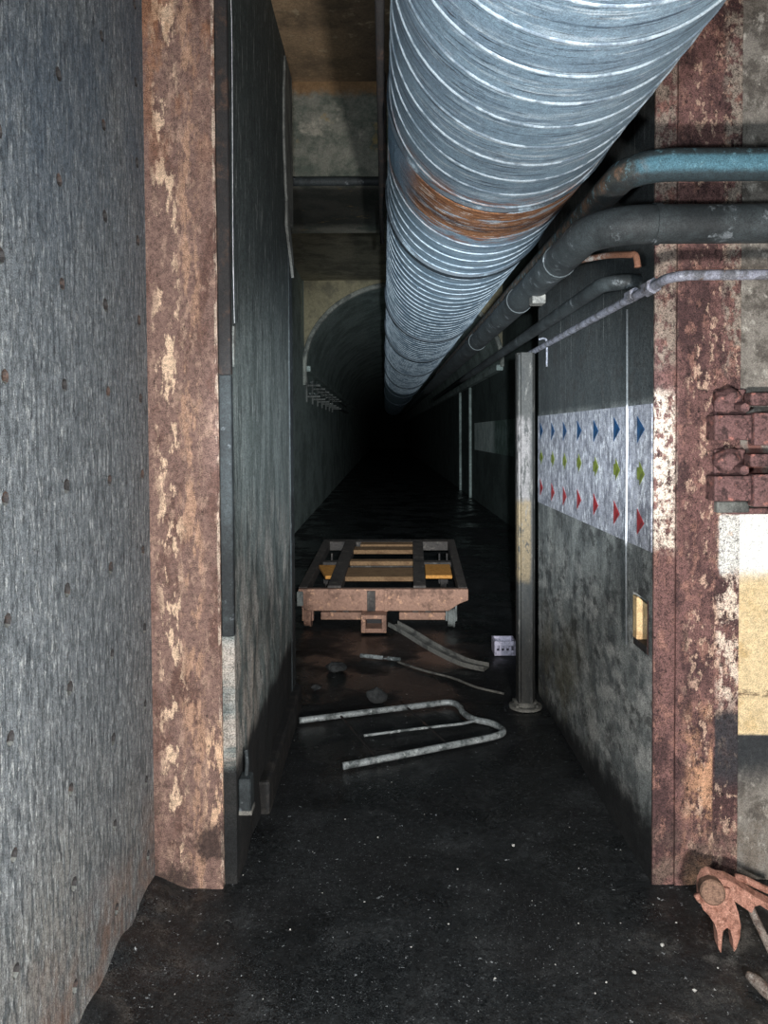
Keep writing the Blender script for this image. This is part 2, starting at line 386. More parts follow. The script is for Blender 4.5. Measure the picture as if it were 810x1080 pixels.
M['wall_cable'] = surf('half_painted_cable', (96, 100, 102), [((224, 226, 230), 0.9, None, [('z', 1.12, 1.16, 0.02), ('z', 1.66, 1.63, 0.02)])], rough=0.7, grit=0.3)
M['blue'] = surf('blue_arrow_paint', (26, 70, 110), [((22, 40, 60), 0.7, (20, 20, 20, 4, 0.48, 0.62), [])], rough=0.6, grit=0.25)
M['green'] = surf('olive_arrow_paint', (112, 124, 48), [((74, 82, 44), 0.7, (20, 20, 20, 4, 0.48, 0.62), [])], rough=0.6, grit=0.25)
M['red'] = surf('red_arrow_paint', (156, 48, 52), [((96, 40, 44), 0.7, (20, 20, 20, 4, 0.48, 0.62), [])], rough=0.6, grit=0.25)
M['far_sign'] = surf('grimy_white_wall_panel', (236, 246, 240), [
    ((74, 104, 92), 0.9, None, [('y', 14.9, 14.3, 0.2)]),
    ((170, 190, 186), 0.5, (3, 3, 3, 5, 0.46, 0.6), [])], rough=0.8, grit=0.35, gritscale=60)
M['post'] = surf('chipped_post_paint', (48, 48, 46), [
    ((34, 36, 36), 0.8, (20, 20, 5, 5, 0.46, 0.60), []),
    ((102, 98, 97), 0.95, (30, 30, 10, 6, 0.42, 0.52), [('x', 0.03, 0.005, 0.02), ('z', 1.66, 1.60, 0.04), ('z', 1.14, 1.18, 0.05)]),  # pale paint stops short so the right side stays dark as shade
    ((104, 90, 68), 0.95, (30, 30, 12, 6, 0.38, 0.46), [('x', 0.03, 0.01, 0.02), ('z', 1.20, 1.15, 0.06), ('z', 0.70, 0.76, 0.06)]),
    ((96, 94, 90), 0.7, (40, 40, 8, 4, 0.56, 0.66), []),
], rough=0.7, grit=0.4, bump=0.4)
M['cart_rust'] = surf('pale_orange_cart_rust', (154, 118, 100), [
    ((104, 78, 66), 0.8, (9, 9, 9, 5, 0.48, 0.62), []),
    ((214, 164, 130), 0.7, (20, 20, 20, 4, 0.56, 0.66), [])], rough=0.85, grit=0.4)
M['cart_dark'] = surf('dark_cart_rail', (66, 60, 56), [((112, 104, 96), 0.7, (14, 14, 14, 5, 0.54, 0.66), []), ((34, 32, 32), 0.7, (7, 7, 7, 4, 0.5, 0.64), [])], rough=0.75, grit=0.45)
M['cart_board'] = surf('brown_cart_board', (122, 94, 66), [((96, 70, 46), 0.8, (6, 30, 6, 5, 0.48, 0.62), [])], rough=0.85, grit=0.4)
M['cart_orange'] = surf('orange_cart_plate', (186, 130, 62), [((160, 102, 40), 0.7, (16, 16, 16, 5, 0.5, 0.64), [])], rough=0.8, grit=0.4)
M['pale_metal'] = surf('worn_pale_metal_tube', (170, 176, 176), [((70, 76, 76), 0.85, (14, 14, 14, 6, 0.46, 0.60), []), ((220, 226, 224), 0.7, (30, 30, 30, 4, 0.56, 0.64), [])], rough=0.45, metal=0.2, grit=0.4)
M['grey_strip'] = surf('dull_grey_strip', (116, 114, 108), [((66, 66, 64), 0.8, (12, 12, 12, 5, 0.48, 0.62), [])], rough=0.7, grit=0.4)
M['white_plastic'] = surf('lilac_white_plastic', (206, 200, 218), [((140, 136, 150), 0.7, (40, 40, 40, 4, 0.5, 0.62), [])], rough=0.6, grit=0.3)
M['stone'] = surf('grey_rubble', (70, 72, 72), [((44, 46, 48), 0.8, (20, 20, 20, 4, 0.45, 0.6), [])], rough=0.9, grit=0.4)
M['crumb'] = surf('pale_crumb', (190, 190, 184), [((130, 128, 124), 0.8, (60, 60, 60, 3, 0.45, 0.6), [])], rough=0.9, grit=0.3)
M['clamp'] = surf('salmon_rusted_iron', (160, 116, 100), [
    ((112, 72, 58), 0.85, (30, 30, 30, 5, 0.47, 0.62), []),
    ((206, 160, 140), 0.7, (50, 50, 50, 4, 0.56, 0.66), [])], rough=0.85, grit=0.4, bump=0.6)
M['clamp_pale'] = surf('worn_grey_rust', (122, 112, 104), [((80, 62, 54), 0.85, (30, 30, 30, 5, 0.46, 0.58), []), ((180, 174, 166), 0.7, (40, 40, 40, 5, 0.55, 0.63), [])], rough=0.7, grit=0.5)
M['clamp_disc'] = surf('brown_iron_disc', (128, 100, 84), [((86, 66, 56), 0.7, (50, 50, 50, 5, 0.48, 0.6), [])], rough=0.85, grit=0.4, bump=0.6)
M['hinge'] = surf('scaly_hinge_iron', (118, 88, 86), [
    ((58, 44, 44), 0.85, (30, 30, 30, 6, 0.48, 0.6), []),
    ((178, 120, 108), 0.8, (34, 34, 34, 5, 0.56, 0.64), [])], rough=0.85, grit=0.45, bump=0.8)
M['wood'] = surf('pale_cream_wood', (232, 200, 150), [((190, 150, 104), 0.7, (20, 20, 20, 5, 0.46, 0.6), [])], rough=0.8, grit=0.25)
M['plaster_edge'] = surf('pale_grey_plaster_edge', (118, 120, 116), [((72, 74, 72), 0.8, (10, 10, 5, 5, 0.46, 0.6), [])], rough=0.85, grit=0.35)
M['mud'] = surf('black_gritty_mud', (36, 36, 36), [((66, 62, 58), 0.8, (14, 14, 14, 6, 0.48, 0.64), []), ((150, 148, 144), 0.9, (60, 60, 60, 2, 0.70, 0.75), [])], rough=0.7, grit=0.5, bump=0.8, bumpscale=(40, 40, 40))
M['cable'] = surf('grey_cable_sheath', (120, 126, 124), [((66, 70, 70), 0.7, (6, 6, 6, 4, 0.45, 0.6), [])], rough=0.7, grit=0.3)

# ------------------------------------------------------------------ setting
XL, XP, XR = -0.79, -0.515, 0.91        # near wall, passage left face, passage right face
YF = 2.60                               # plane of the rusty frames
CEIL = 3.58

# floor : fine near grid, coarse beyond
bm = bmesh.new()
xs = [-1.6 + 0.08 * i for i in range(0, 66)]
ys = [-1.0 + 0.08 * i for i in range(0, 82)] + [5.56 + 0.8 * i for i in range(0, 40)] + [38 + 3 * i for i in range(0, 16)]
grid = []
for y in ys:
    row = []
    for x in xs:
        a = 0.010 if y < 3.0 else 0.004
        z = a * mnoise.noise(Vector((x * 2.3, y * 2.3, 0))) + 0.5 * a * mnoise.noise(Vector((x * 9, y * 9, 3)))
        row.append(bm.verts.new((x, y, z - 0.004)))
    grid.append(row)
for j in range(len(ys) - 1):
    for i in range(len(xs) - 1):
        bm.faces.new((grid[j][i], grid[j][i + 1], grid[j + 1][i + 1], grid[j + 1][i]))
struct(obj('floor', bm, M['floor'], smooth=True), 'black wet floor strewn with pale grit')

# left wall with a regular grid of conical tie holes
bm = bmesh.new()
HY = [1.005 + 0.30 * i for i in range(-1, 6)]
HZ = [1.42 - 0.252 * 5 + 0.252 * i for i in range(0, 13)]
def cell(y0, y1, z0, z1, hole=None):
    if hole is None:
        bm.faces.new([bm.verts.new((XL, y, z)) for y, z in ((y0, z0), (y1, z0), (y1, z1), (y0, z1))]); return
    hy, hz, r = hole
    outer = [(y1, hz), (y1, z1), (hy, z1), (y0, z1), (y0, hz), (y0, z0), (hy, z0), (y1, z0)]
    o = [bm.verts.new((XL, y, z)) for y, z in outer]
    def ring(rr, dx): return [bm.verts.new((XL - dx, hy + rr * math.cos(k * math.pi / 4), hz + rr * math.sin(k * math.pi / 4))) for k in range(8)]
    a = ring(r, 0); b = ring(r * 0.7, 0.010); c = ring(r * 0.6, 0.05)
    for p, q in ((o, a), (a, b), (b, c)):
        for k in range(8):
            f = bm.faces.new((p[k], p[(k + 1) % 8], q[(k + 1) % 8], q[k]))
            if p is not o: f.material_index = 2 if (p is a and k in (4, 5, 6)) else 1  # dark inside and pale lower lip paint the hole's shade and light
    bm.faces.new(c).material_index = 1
yb = [-1.0] + [y - 0.15 for y in HY[1:]] + [2.62]
zb = [-0.02] + [z - 0.126 for z in HZ[1:]] + [CEIL]
for i in range(len(HY)):
    for j in range(len(HZ)):
        y0, y1, z0, z1 = yb[i], yb[i + 1], zb[j], zb[j + 1]
        hy = HY[i] + rnd.uniform(-.006, .006); hz = HZ[j] + rnd.uniform(-.005, .005)
        if y0 + .02 < hy < y1 - .02 and z0 + .02 < hz < z1 - .02:
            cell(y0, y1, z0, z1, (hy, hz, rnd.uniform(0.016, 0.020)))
        else: cell(y0, y1, z0, z1)
bmesh.ops.remove_doubles(bm, verts=bm.verts[:], dist=0.0005)
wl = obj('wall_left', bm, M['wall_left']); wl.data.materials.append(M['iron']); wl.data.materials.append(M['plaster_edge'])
struct(wl, 'blue-grey brushed concrete wall with a grid of tie holes')

# left rusty door frame
bm = bmesh.new(); box(bm, -0.812, -0.558, YF - 0.02, YF + 0.12, -0.02, CEIL, 0.006, 2)
fr1 = struct(obj('trim_1', bm, M['rust_left']), 'broad rusted steel frame face with cream paint remnants')
bm = bmesh.new()
n = 60; pz = []
for i in range(n + 1):
    z = 0.02 + (CEIL - 0.04) * i / n
    pz.append((-0.557 + 0.004 * mnoise.noise(Vector((0, 0, z * 6))), YF - 0.018, z))
obj('flaky_edge', T(pz, 0.0028, 6), M['rust_left'], fr1)

# passage walls
bm = bmesh.new()
ny, nz = 24, 48; g = []
for j in range(nz + 1):
    row = []
    for i in range(ny + 1):
        y = YF + 0.01 + (4.35 - YF - .01) * i / ny; z = -0.02 + (CEIL + .02) * j / nz
        w = 0.006 * mnoise.noise(Vector((y * 2, z * 1.4, 0))) + (0.012 * mnoise.noise(Vector((y * 6, z * 5, 9))) if z < 1.0 else 0)
        row.append(bm.verts.new((XP + w * (0 < i < ny), y, z)))
    g.append(row)
for j in range(nz):
    for i in range(ny): bm.faces.new((g[j][i], g[j][i + 1], g[j + 1][i + 1], g[j + 1][i]))
for a, b in (((XP, 4.35), (-1.40, 4.35)), ((XP, YF + .01), (-0.60, YF + .01))):
    bm.faces.new([bm.verts.new(p) for p in ((*a, -0.02), (*b, -0.02), (*b, CEIL), (*a, CEIL))])
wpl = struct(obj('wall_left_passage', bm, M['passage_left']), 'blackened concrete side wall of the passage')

obj('dark_return_strip', B(-0.556, XP + 0.001, YF - 0.004, YF + 0.03, 1.75, CEIL, 0.003), M['iron'], wpl)  # strips added only to darken the wall's front return
obj('dark_return_strip', B(-0.556, XP + 0.001, YF - 0.002, YF + 0.03, 0.86, 1.75, 0.003), M['dark_pipe'], wpl)
obj('end_strip', B(XP - 0.004, XP + 0.005, 4.20, 4.345, -0.01, 2.7, 0.003), M['dark_pipe'], wpl)

# right passage wall with a notch
bm = bmesh.new()
NY0, NY1, NZ0, NZ1 = 2.635, 2.80, 0.775, 0.965
ysr = [YF, NY0, NY1, 3.2, 3.6, 4.0, 4.53]; zsr = [-0.02, 0.4, NZ0, NZ1, 1.5, 2.2, 2.9, CEIL]
V = {}
for y in ysr:
    for z in zsr: V[y, z] = bm.verts.new((XR, y, z))
for i in range(len(ysr) - 1):
    for j in range(len(zsr) - 1):
        if ysr[i] == NY0 and zsr[j] == NZ0: continue
        bm.faces.new((V[ysr[i], zsr[j]], V[ysr[i + 1], zsr[j]], V[ysr[i + 1], zsr[j + 1]], V[ysr[i], zsr[j + 1]]))
cn = [V[NY0, NZ0], V[NY1, NZ0], V[NY1, NZ1], V[NY0, NZ1]]
dn = [bm.verts.new((XR + 0.10, v.co.y, v.co.z)) for v in cn]
for k in range(4): bm.faces.new((cn[k], cn[(k + 1) % 4], dn[(k + 1) % 4], dn[k]))
bm.faces.new(dn)
bm.faces.new([bm.verts.new(p) for p in ((XR, 4.53, -.02), (2.10, 4.53, -.02), (2.10, 4.53, CEIL), (XR, 4.53, CEIL))])
wpr = struct(obj('wall_right_passage', bm, M['passage_right']), 'dark concrete side wall behind the arrow sign')

# right rusty frame + wall facing the camera
bm = bmesh.new()
box(bm, 0.9115, 0.985, YF - 0.008, YF + 0.06, -0.02, CEIL, 0.004, 2)
box(bm, 0.985, 1.115, YF - 0.016, YF + 0.06, -0.02, CEIL, 0.003, 2)
box(bm, 1.115, 1.200, YF - 0.012, YF + 0.06, -0.02, CEIL, 0.003, 2)
struct(obj('trim_2', bm, M['rust_right']), 'maroon flaking steel frame beside the flaking wall')
bm = bmesh.new()
nx, nz = 30, 60; g = []
for j in range(nz + 1):
    row = []
    for i in range(nx + 1):
        x = 1.19 + (2.6 - 1.19) * i / nx; z = -0.02 + (CEIL + .02) * j / nz
        row.append(bm.verts.new((x, YF + 0.012 * mnoise.noise(Vector((x * 5, z * 5, 2))) + (0.0 if z > 0.5 else 0.008), z)))
    g.append(row)
for j in range(nz):
    for i in range(nx): bm.faces.new((g[j][i], g[j][i + 1], g[j + 1][i + 1], g[j + 1][i]))
struct(obj('wall_right', bm, M['wall_right']), 'flaking wall with white and cream paint above a black dado')

# ceilings and lintel
struct(obj('ceiling', B(-0.95, 2.6, -1.0, 4.5, CEIL, CEIL + 0.2), M['ceiling']), 'brown stained concrete ceiling')
struct(obj('trim_3', B(-1.40, 2.10, 4.5, 5.7, 3.02, CEIL + 0.9, 0.01), M['lintel']), 'green-stained concrete lintel across the passage end')
struct(obj('ceiling_room', B(-1.6, 2.3, 5.7, 13.5, 4.22, 4.4), M['room_ceiling']), 'pale ceiling of the chamber past the lintel')
struct(obj('wall_left_tunnel', B(-1.6, -1.40, 4.36, 80, -0.02, 4.3), M['room']), 'dim tunnel wall under the cable brackets')
struct(obj('wall_right_tunnel', B(2.10, 2.3, 4.54, 80, -0.02, 4.3), M['room_dark']), 'dim tunnel wall carrying the distant pale panel')
struct(obj('wall_back_tunnel', B(-1.4, 2.1, 80, 80.2, -0.02, 4.3), M['tunnel_end_shade']), 'dark end wall of the tunnel')
# vault and arch wall
CX, SPR, AX, AZ = 0.35, 2.70, 1.735, 1.46
N = 36
arc = [(CX - AX * math.cos(math.pi * i / N), SPR + AZ * math.sin(math.pi * i / N)) for i in range(N + 1)]
bm = bmesh.new()
ysv = [13.5, 16, 19, 23, 28, 34, 50, 80]
rings = [[bm.verts.new((x, y, z)) for x, z in arc] for y in ysv]
for a, b in zip(rings, rings[1:]):
    for k in range(N): bm.faces.new((a[k], a[k + 1], b[k + 1], b[k]))
struct(obj('ceiling_vault', bm, M['room'], smooth=True), 'dark vaulted tunnel ceiling')
bm = bmesh.new()
top = [bm.verts.new((x, 13.5, 4.22)) for x, z in arc]; low = [bm.verts.new((x, 13.5, z)) for x, z in arc]
for k in range(N): bm.faces.new((low[k], low[k + 1], top[k + 1], top[k]))
aw = struct(obj('wall_arch', bm, M['spandrel']), 'cream wall pierced by the tunnel arch')
obj('arch_rim', tube(bmesh.new(), [(x, 13.47, z) for x, z in [(arc[0][0], 2.4)] + arc], 0.045, 8), M['arch_rim'], aw)
for nme, x0, x1, lb in (('trim_4', -1.40, -1.28, 'ledge at the vault springing above the cable brackets'), ('trim_5', 1.98, 2.10, 'ledge at the vault springing above the distant panel')):
    struct(obj(nme, B(x0, x1, 13.52, 80, SPR - 0.06, SPR + 0.04, 0.01), M['room']), lb)
for nme, y in (('trim_6', 18.4), ('trim_7', 20.8)):
    struct(obj(nme, B(2.04, 2.10, y, y + 0.16, -0.02, SPR - 0.07, 0.01), M['room']), 'slim pilaster on the tunnel wall %s the pale panel' % ('directly after' if y < 19 else 'second after'))
# kerb along the passage foot
struct(obj('baseboard_left', B(XP - 0.02, -0.475, 3.1, 4.33, -0.02, 0.13, 0.012, 2), M['mud']), 'low dark kerb at the foot of the blackened wall')

# ------------------------------------------------------------------ big ventilation duct
DX, DZ, DR = 0.385, CAM_H + 1.06, 0.36
duct = tag(empty('ventilation_duct', (DX, 0, DZ)), 'huge pale blue galvanised spiral duct hanging along the ceiling', 'duct')
Y0, Y1 = -0.8, 30.0
bm = bmesh.new()
seg = 72; ysd = [Y0 + (Y1 - Y0) * i / 60 for i in range(61)]
rg = [[bm.verts.new((DR * math.cos(2 * math.pi * k / seg), y, DR * math.sin(2 * math.pi * k / seg))) for k in range(seg)] for y in ysd]
for a, b in zip(rg, rg[1:]):
    for k in range(seg): bm.faces.new((a[k], a[(k + 1) % seg], b[(k + 1) % seg], b[k]))
obj('duct_shell', bm, M['duct'], duct, smooth=True)
def helix(pitch, phase, h, w, ya, yb_, sg):
    b = bmesh.new(); prev = None
    nt = int((yb_ - ya) / pitch * sg)
    for i in range(nt + 1):
        a = 2 * math.pi * i / sg; y = ya + pitch * i / sg
        c, s_ = math.cos(a + phase), math.sin(a + phase)
        ring = [b.verts.new((rr * c, y + dy, rr * s_)) for rr, dy in ((DR - .002, -w), (DR + h, -w * .35), (DR + h, w * .35), (DR - .002, w))]
        if prev:
            for k in range(3): b.faces.new((prev[k], prev[k + 1], ring[k + 1], ring[k]))
        prev = ring
    return b
obj('spiral_seam', helix(0.125, 0.4, 0.0038, 0.005, Y0, 14.0, 64), M['duct_seam'], duct, smooth=True)
def band(name, y0, y1, h, mat):
    b = bmesh.new(); pr = [(DR + .001, y0), (DR + h, y0 + .004), (DR + h, y1 - .004), (DR + .001, y1)]
    rr = [[b.verts.new((r * math.cos(2 * math.pi * k / 72), y, r * math.sin(2 * math.pi * k / 72))) for k in range(72)] for r, y in pr]
    for p, q in zip(rr, rr[1:]):
        for k in range(72): b.faces.new((p[k], p[(k + 1) % 72], q[(k + 1) % 72], q[k]))
    return obj(name, b, mat, duct, smooth=False)
band('rusted_joint', 2.47, 2.78, 0.004, M['rust_band'])['label'] = 'orange rusted joint with white flakes'
band('joint_collar', 2.43, 2.445, 0.010, M['dark_band'])
for y in (3.42, 5.85, 7.5, 9.4, 12.0, 15.0, 19.0):
    band('joint_collar', y, y + 0.05 + 0.004 * y, 0.012, M['dark_band'])
for y, x in ((4.40, -0.372), (10.0, 0.0)):
    top_z = (CEIL if y < 4.5 else 4.21) - DZ
    obj('hanger_rod', T([(x, y, 0.34), (x, y, top_z + .01)], 0.009, 8), M['iron'], duct)
    obj('hanger_strap', B(x - .02, x + .03, y - .02, y + .02, 0.325, 0.345), M['iron'], duct)

# thin dark conduit left of the duct and the pipe across the lintel
o = obj('conduit', T([(-0.004, -0.8, 2.62), (-0.004, 2, 2.62), (-0.004, 4.38, 2.63), (-0.004, 4.46, 2.70), (-0.004, 4.47, 3.0), (-0.004, 4.47, CEIL + .01)], 0.012, 8), M['iron'], smooth=True)
tag(o, 'thin black conduit running tight beside the big duct', 'conduit')
o = obj('lintel_pipe', T([(-1.38, 4.47, 3.0), (-0.4, 4.47, 3.0), (0.3, 4.47, 3.0), (1.0, 4.47, 3.0)], 0.026, 10), M['dark_pipe'], smooth=True)
tag(o, 'dark pipe crossing under the green-stained lintel', 'pipe')

# ------------------------------------------------------------------ pipes on the right
def pipe(name, label, r, X, Z, Y, yend, rad, mat, coll=(), seg=20, cmat=None):
    p = tag(empty(name, (X, Y, Z)), label, 'pipe')
    pts = [(2.55 - X, 0, 0), (1.6 - X, 0, 0)] + [tuple(q) for q in bend((0, 0, 0), (-1, 0, 0), (0, 1, 0), rad)] + [(0, yy - Y, 0) for yy in (3.4, 4.6, 7, 10, yend)]
    pb = obj('pipe_run', T(pts, r, seg), mat, p, smooth=True)
    for (ax, t, w) in coll:
        if ax == 'y': path = [(0, t - Y, 0), (0, t + w - Y, 0)]
        else: path = [(t - X, 0, 0), (t + w - X, 0, 0)]
        obj('coupling', T(path, r * 1.07, seg), cmat or mat, p)
    return p
pp = pipe('large_pipe', 'thick black lagged pipe bending into the passage under the blue pipe', 0.057, 0.635, CAM_H + 0.615, 2.30, 24, 0.16, M['dark_pipe'],
     (('y', 2.78, 0.05), ('y', 3.6, 0.06), ('y', 5.2, 0.08), ('x', 0.80, 0.02)))
obj('pipe_clamp', B(-0.02, 0.035, 0.88, 0.95, -0.085, -0.045, 0.004), M['grey_strip'], pp)['label'] = 'small pale clamp plate'
M_blue = M['blue_pipe']
pipe('painted_pipe', 'chalky blue painted pipe turning rusty at its bend', 0.047, 0.735, CAM_H + 0.782, 2.28, 14, 0.12, M_blue, ())
o = obj('thin_dark_pipe', T([(0.93, 2.74, CAM_H + 0.53)] + [tuple(q) for q in bend((0.79, 2.74, CAM_H + 0.53), (-1, 0, 0), (0, 1, 0), 0.08)] + [(0.79, yy, CAM_H + 0.53) for yy in (3.4, 4.6, 7, 12)], 0.028, 14), M['dark_pipe'], smooth=True)
tag(o, 'slim black pipe tucked between the thick black pipe and the pale pipe', 'pipe')
# pale thin pipe
pl = tag(empty('pale_pipe', (0.862, 2.30, CAM_H + 0.464)), 'thin pale lilac pipe crossing the rusty frame and running down the passage', 'pipe')
pts = [(1.7, 0, 0), (0.5, 0, 0)] + [tuple(q) for q in bend((0, 0, 0), (-1, 0, 0), (0, 1, 0), 0.07)] + [(0, 1.2, 0), (0, 2.55, 0), (-0.005, 2.63, -0.01), (0, 2.65, -0.06)]
obj('pipe_run', T(pts, 0.0155, 14), M['pale_pipe'], pl, smooth=True)
obj('union_fitting', T([(0, 0.16, 0), (0, 0.22, 0)], 0.026, 6), M['pale_pipe'], pl)
obj('union_fitting', T([(0, 0.34, 0.006), (0, 0.40, 0.006)], 0.024, 6), M['pale_pipe'], pl)
obj('hanger_hook', T(smooth_path([(0.0, 1.98, 0.05), (0.03, 1.98, 0.055), (0.045, 1.98, 0.03), (0.045, 1.98, -0.10)]), 0.006, 8), M['pale_pipe'], pl)
# copper stub
o = obj('copper_stub', T(smooth_path([(0.738, 2.95, 2.20), (0.752, 2.87, 2.19), (0.786, 2.70, 2.165), (0.815, 2.56, 2.135), (0.826, 2.53, 2.125), (0.830, 2.52, 2.085)]), 0.011, 10), M['copper'], smooth=True)
tag(o, 'short coppery tube stub with a white end above the pale pipe', 'tube')

# ------------------------------------------------------------------ arrow sign on the passage wall
sg = tag(empty('direction_sign', (XR, 3.56, 1.14)), 'scuffed white band with rows of blue, green and red arrows', 'sign')
sp = []
obj('white_band', B(-0.004, 0.004, YF - 3.56 + 0.004, 4.525 - 3.56, 0.0, 0.505, 0.0), M['white_sign'], sg)
AY = [2.71, 2.99, 3.285, 3.565, 3.85, 4.12, 4.42]
def arrow_mesh(hh, ln, tail):
    y0 = ln / 2
    pts = [(-0.0055, y0, -hh), (-0.0055, -y0, 0), (-0.0055, y0, hh)]
    if tail: pts = [(-0.0055, y0 * .35, -hh), (-0.0055, -y0, 0), (-0.0055, y0 * .35, hh), (-0.0055, y0 * .35, hh * .55), (-0.0055, y0, hh * .5), (-0.0055, y0, -hh * .5), (-0.0055, y0 * .35, -hh * .55)]
    return extr(pts, (0.002, 0, 0))
for nm, z, mt, hh, ln, tl in (('blue_arrow', 0.415, 'blue', 0.047, 0.078, False), ('green_arrow', 0.262, 'green', 0.042, 0.080, True), ('red_arrow', 0.092, 'red', 0.046, 0.074, False)):
    proto = None
    for i, y in enumerate(AY):
        if proto is None:
            a = obj(nm, arrow_mesh(hh, ln, tl), M[mt], sg); proto = a
        else:
            a = proto.copy(); COL.objects.link(a); a.parent = sg
        a.location = (0, y - 3.56, z + rnd.uniform(-.006, .006))
# vertical cable over the sign
o = obj('wall_cable', T([(XR - 0.012, 2.845, 2.0), (XR - 0.012, 2.84, 1.5), (XR - 0.013, 2.845, 1.1), (XR - 0.012, 2.84, 0.76)], 0.004, 8), M['wall_cable'], smooth=True)
tag(o, 'thin pale cable dropping straight down across the arrow sign', 'cable')
# wood block in the notch
o = obj('wood_block', extr([(XR - 0.002, 2.755, 0.80), (XR + 0.062, 2.755, 0.80), (XR + 0.062, 2.755, 0.905), (XR + 0.004, 2.755, 0.955), (XR - .002, 2.755, 0.955)], (0, 0.043, 0), 0.002), M['wood'])
tag(o, 'pale cream wood block wedged in the dark wall notch', 'block')
bm = B(XR + 0.0, XR + 0.098, NY0 + .02, NY1 - .001, NZ0 - .001, 0.80)
obj('notch_sill', bm, M['iron'], wpr)

# distant panel
o = obj('wall_panel', B(2.085, 2.102, 12.0, 17.7, 1.16, 1.77), M['far_sign'])
tag(o, 'small distant pale green wall panel on the dark tunnel wall', 'panel')

# ------------------------------------------------------------------ steel post
ps = tag(empty('steel_post', (0.790, 4.30, 0)), 'narrow chipped steel post with white and cream paint at the passage end', 'post')
bm = bmesh.new()
shape = [(-.052, -.03), (-.022, -.05), (.022, -.05), (.052, -.03), (.052, .03), (.022, .05), (-.022, .05), (-.052, .03)]
tube(bm, [(0, 0, 0.03), (0, 0, 1.0), (0, 0, 1.99)], 0, shape=shape)
obj('post_shaft', bm, M['post'], ps)
obj('edge_strip', B(-0.050, -0.036, -0.062, -0.045, 0.04, 1.98, 0.002), M['post'], ps)
bm = bmesh.new(); tube(bm, [(0, 0, 0.0), (0, 0, 0.012), (0, 0, 0.016)], [0.092, 0.092, 0.084], 28); tube(bm, [(0, 0, 0.016), (0, 0, 0.034), (0, 0, 0.04)], [0.066, 0.066, 0.058], 28)
obj('base_flange', bm, M['grey_strip'], ps)
for k in range(4):
    a = math.pi / 4 + k * math.pi / 2
    obj('bolt', T([(0.077 * math.cos(a), 0.077 * math.sin(a), 0.014), (0.077 * math.cos(a), 0.077 * math.sin(a), 0.03)], 0.009, 6), M['grey_strip'], ps)

# ------------------------------------------------------------------ hinges on the right frame
def hinge(z, lab):
    h = tag(empty('door_hinge', (1.15, YF - 0.012, z)), lab, 'hinge', 'rusted hinges on the flaking frame')
    obj('hinge_plate', B(-0.068, 0.30, -0.075, 0.01, -0.045, 0.038, 0.006, 2), M['hinge'], h)
    obj('hinge_plate', B(0.05, 0.30, -0.098, -0.05, -0.062, 0.044, 0.006, 2), M['hinge'], h)
    kn = obj('knuckle', lump(0.046, z * 5, (0.95, 0.9, 0.85), 3, 0.4, 1.8), M['hinge'], h, smooth=True, loc=(-0.012, -0.045, 0.085))
    obj('bolt', T([(0.014, -0.045, -0.022), (0.014, -0.088, -0.026)], 0.016, 6), M['hinge'], kn)
    obj('strap_bar', B(0.045, 0.30, -0.085, -0.03, 0.068, 0.110, 0.007, 2), M['hinge'], h)
    obj('lug', B(-0.045, 0.06, -0.018, 0.01, 0.036, 0.125, 0.006, 2), M['hinge'], h)
    return h
hinge(CAM_H + 0.015, 'rusted double strap hinge, upper one on the flaking frame')
hinge(CAM_H - 0.185, 'rusted double strap hinge just above the white paint patch')
o = tag(empty('keeper_bracket', (1.20, YF - 0.01, CAM_H - 0.255)), 'small chipped keeper bracket between the rusted hinge and white paint', 'bracket')
obj('bracket_plate', B(-0.09, 0.02, -0.03, 0.012, -0.018, 0.020, 0.006, 2), M['plaster_edge'], o)
obj('bracket_lip', B(-0.05, 0.20, -0.025, 0.012, -0.024, -0.004, 0.004), M['hinge'], o)

# ------------------------------------------------------------------ small fixtures on the left passage
pz = [(XP + 0.006 + 0.002 * math.sin(z * 5), 2.645 + 0.004 * mnoise.noise(Vector((0, 3, z * 4))), z) for z in [1.93 + 0.055 * i for i in range(30)]]
o = obj('sealing_strip', T(pz, [0.0010 + 0.0020 * abs(mnoise.noise(Vector((1, 1, p[2] * 7)))) for p in pz], 6), M['white_line'], smooth=True)
tag(o, 'thin white sealing strip running up the blackened passage wall', 'strip')
o = obj('plaster_flake', extr([(XP + .006, 2.635, 1.78), (XP + .006, 2.66, 1.86), (XP + .006, 2.672, 1.93), (XP + .006, 2.64, 1.92), (XP + .006, 2.628, 1.86)], (-0.008, 0, 0)), M['plaster_edge'])
tag(o, 'pale leaf-shaped flake hanging under the white sealing strip', 'flake')
bm = bmesh.new(); a = []
for i in range(25):
    z = 2.70 + 0.82 * i / 24
    a.append((z, 4.02 + 0.10 * math.sin(math.pi * i / 24 * .9) * -1 + 0.02 * mnoise.noise(Vector((0, 0, z * 6))), 4.335))
pts = [(XP + .004, p[1] + .08, p[0]) for p in a] + [(XP + .004, p[2], p[0]) for p in a[::-1]]
o = obj('trim_8', extr(pts, (0.012, 0, 0)), M['plaster_edge']); struct(o, 'pale curved plaster edge at the end of the blackened wall')
o = obj('trim_9', extr([(XP + .004, 4.06, 2.64), (XP + .004, 4.32, 2.42), (XP + .004, 4.33, 2.50), (XP + .004, 4.08, 2.80)], (0.014, 0, 0)), M['plaster_edge']); struct(o, 'pale slanted plaster chip below the curved plaster edge')
jb = tag(empty('junction_box', (XP + 0.012, 2.63, 0.31)), 'small grey metal box low on the blackened passage wall', 'box')
obj('box_body', B(-0.006, 0.036, -0.015, 0.05, -0.07, 0.05, 0.004), M['dark_pipe'], jb)
obj('box_lip', B(-0.006, 0.040, -0.018, 0.052, -0.075, -0.060, 0.002), M['grey_strip'], jb)
obj('cable_stub', T(smooth_path([(0.015, 0.02, 0.05), (0.018, 0.025, 0.09), (0.012, 0.04, 0.13)]), 0.007, 8), M['dark_pipe'], jb)

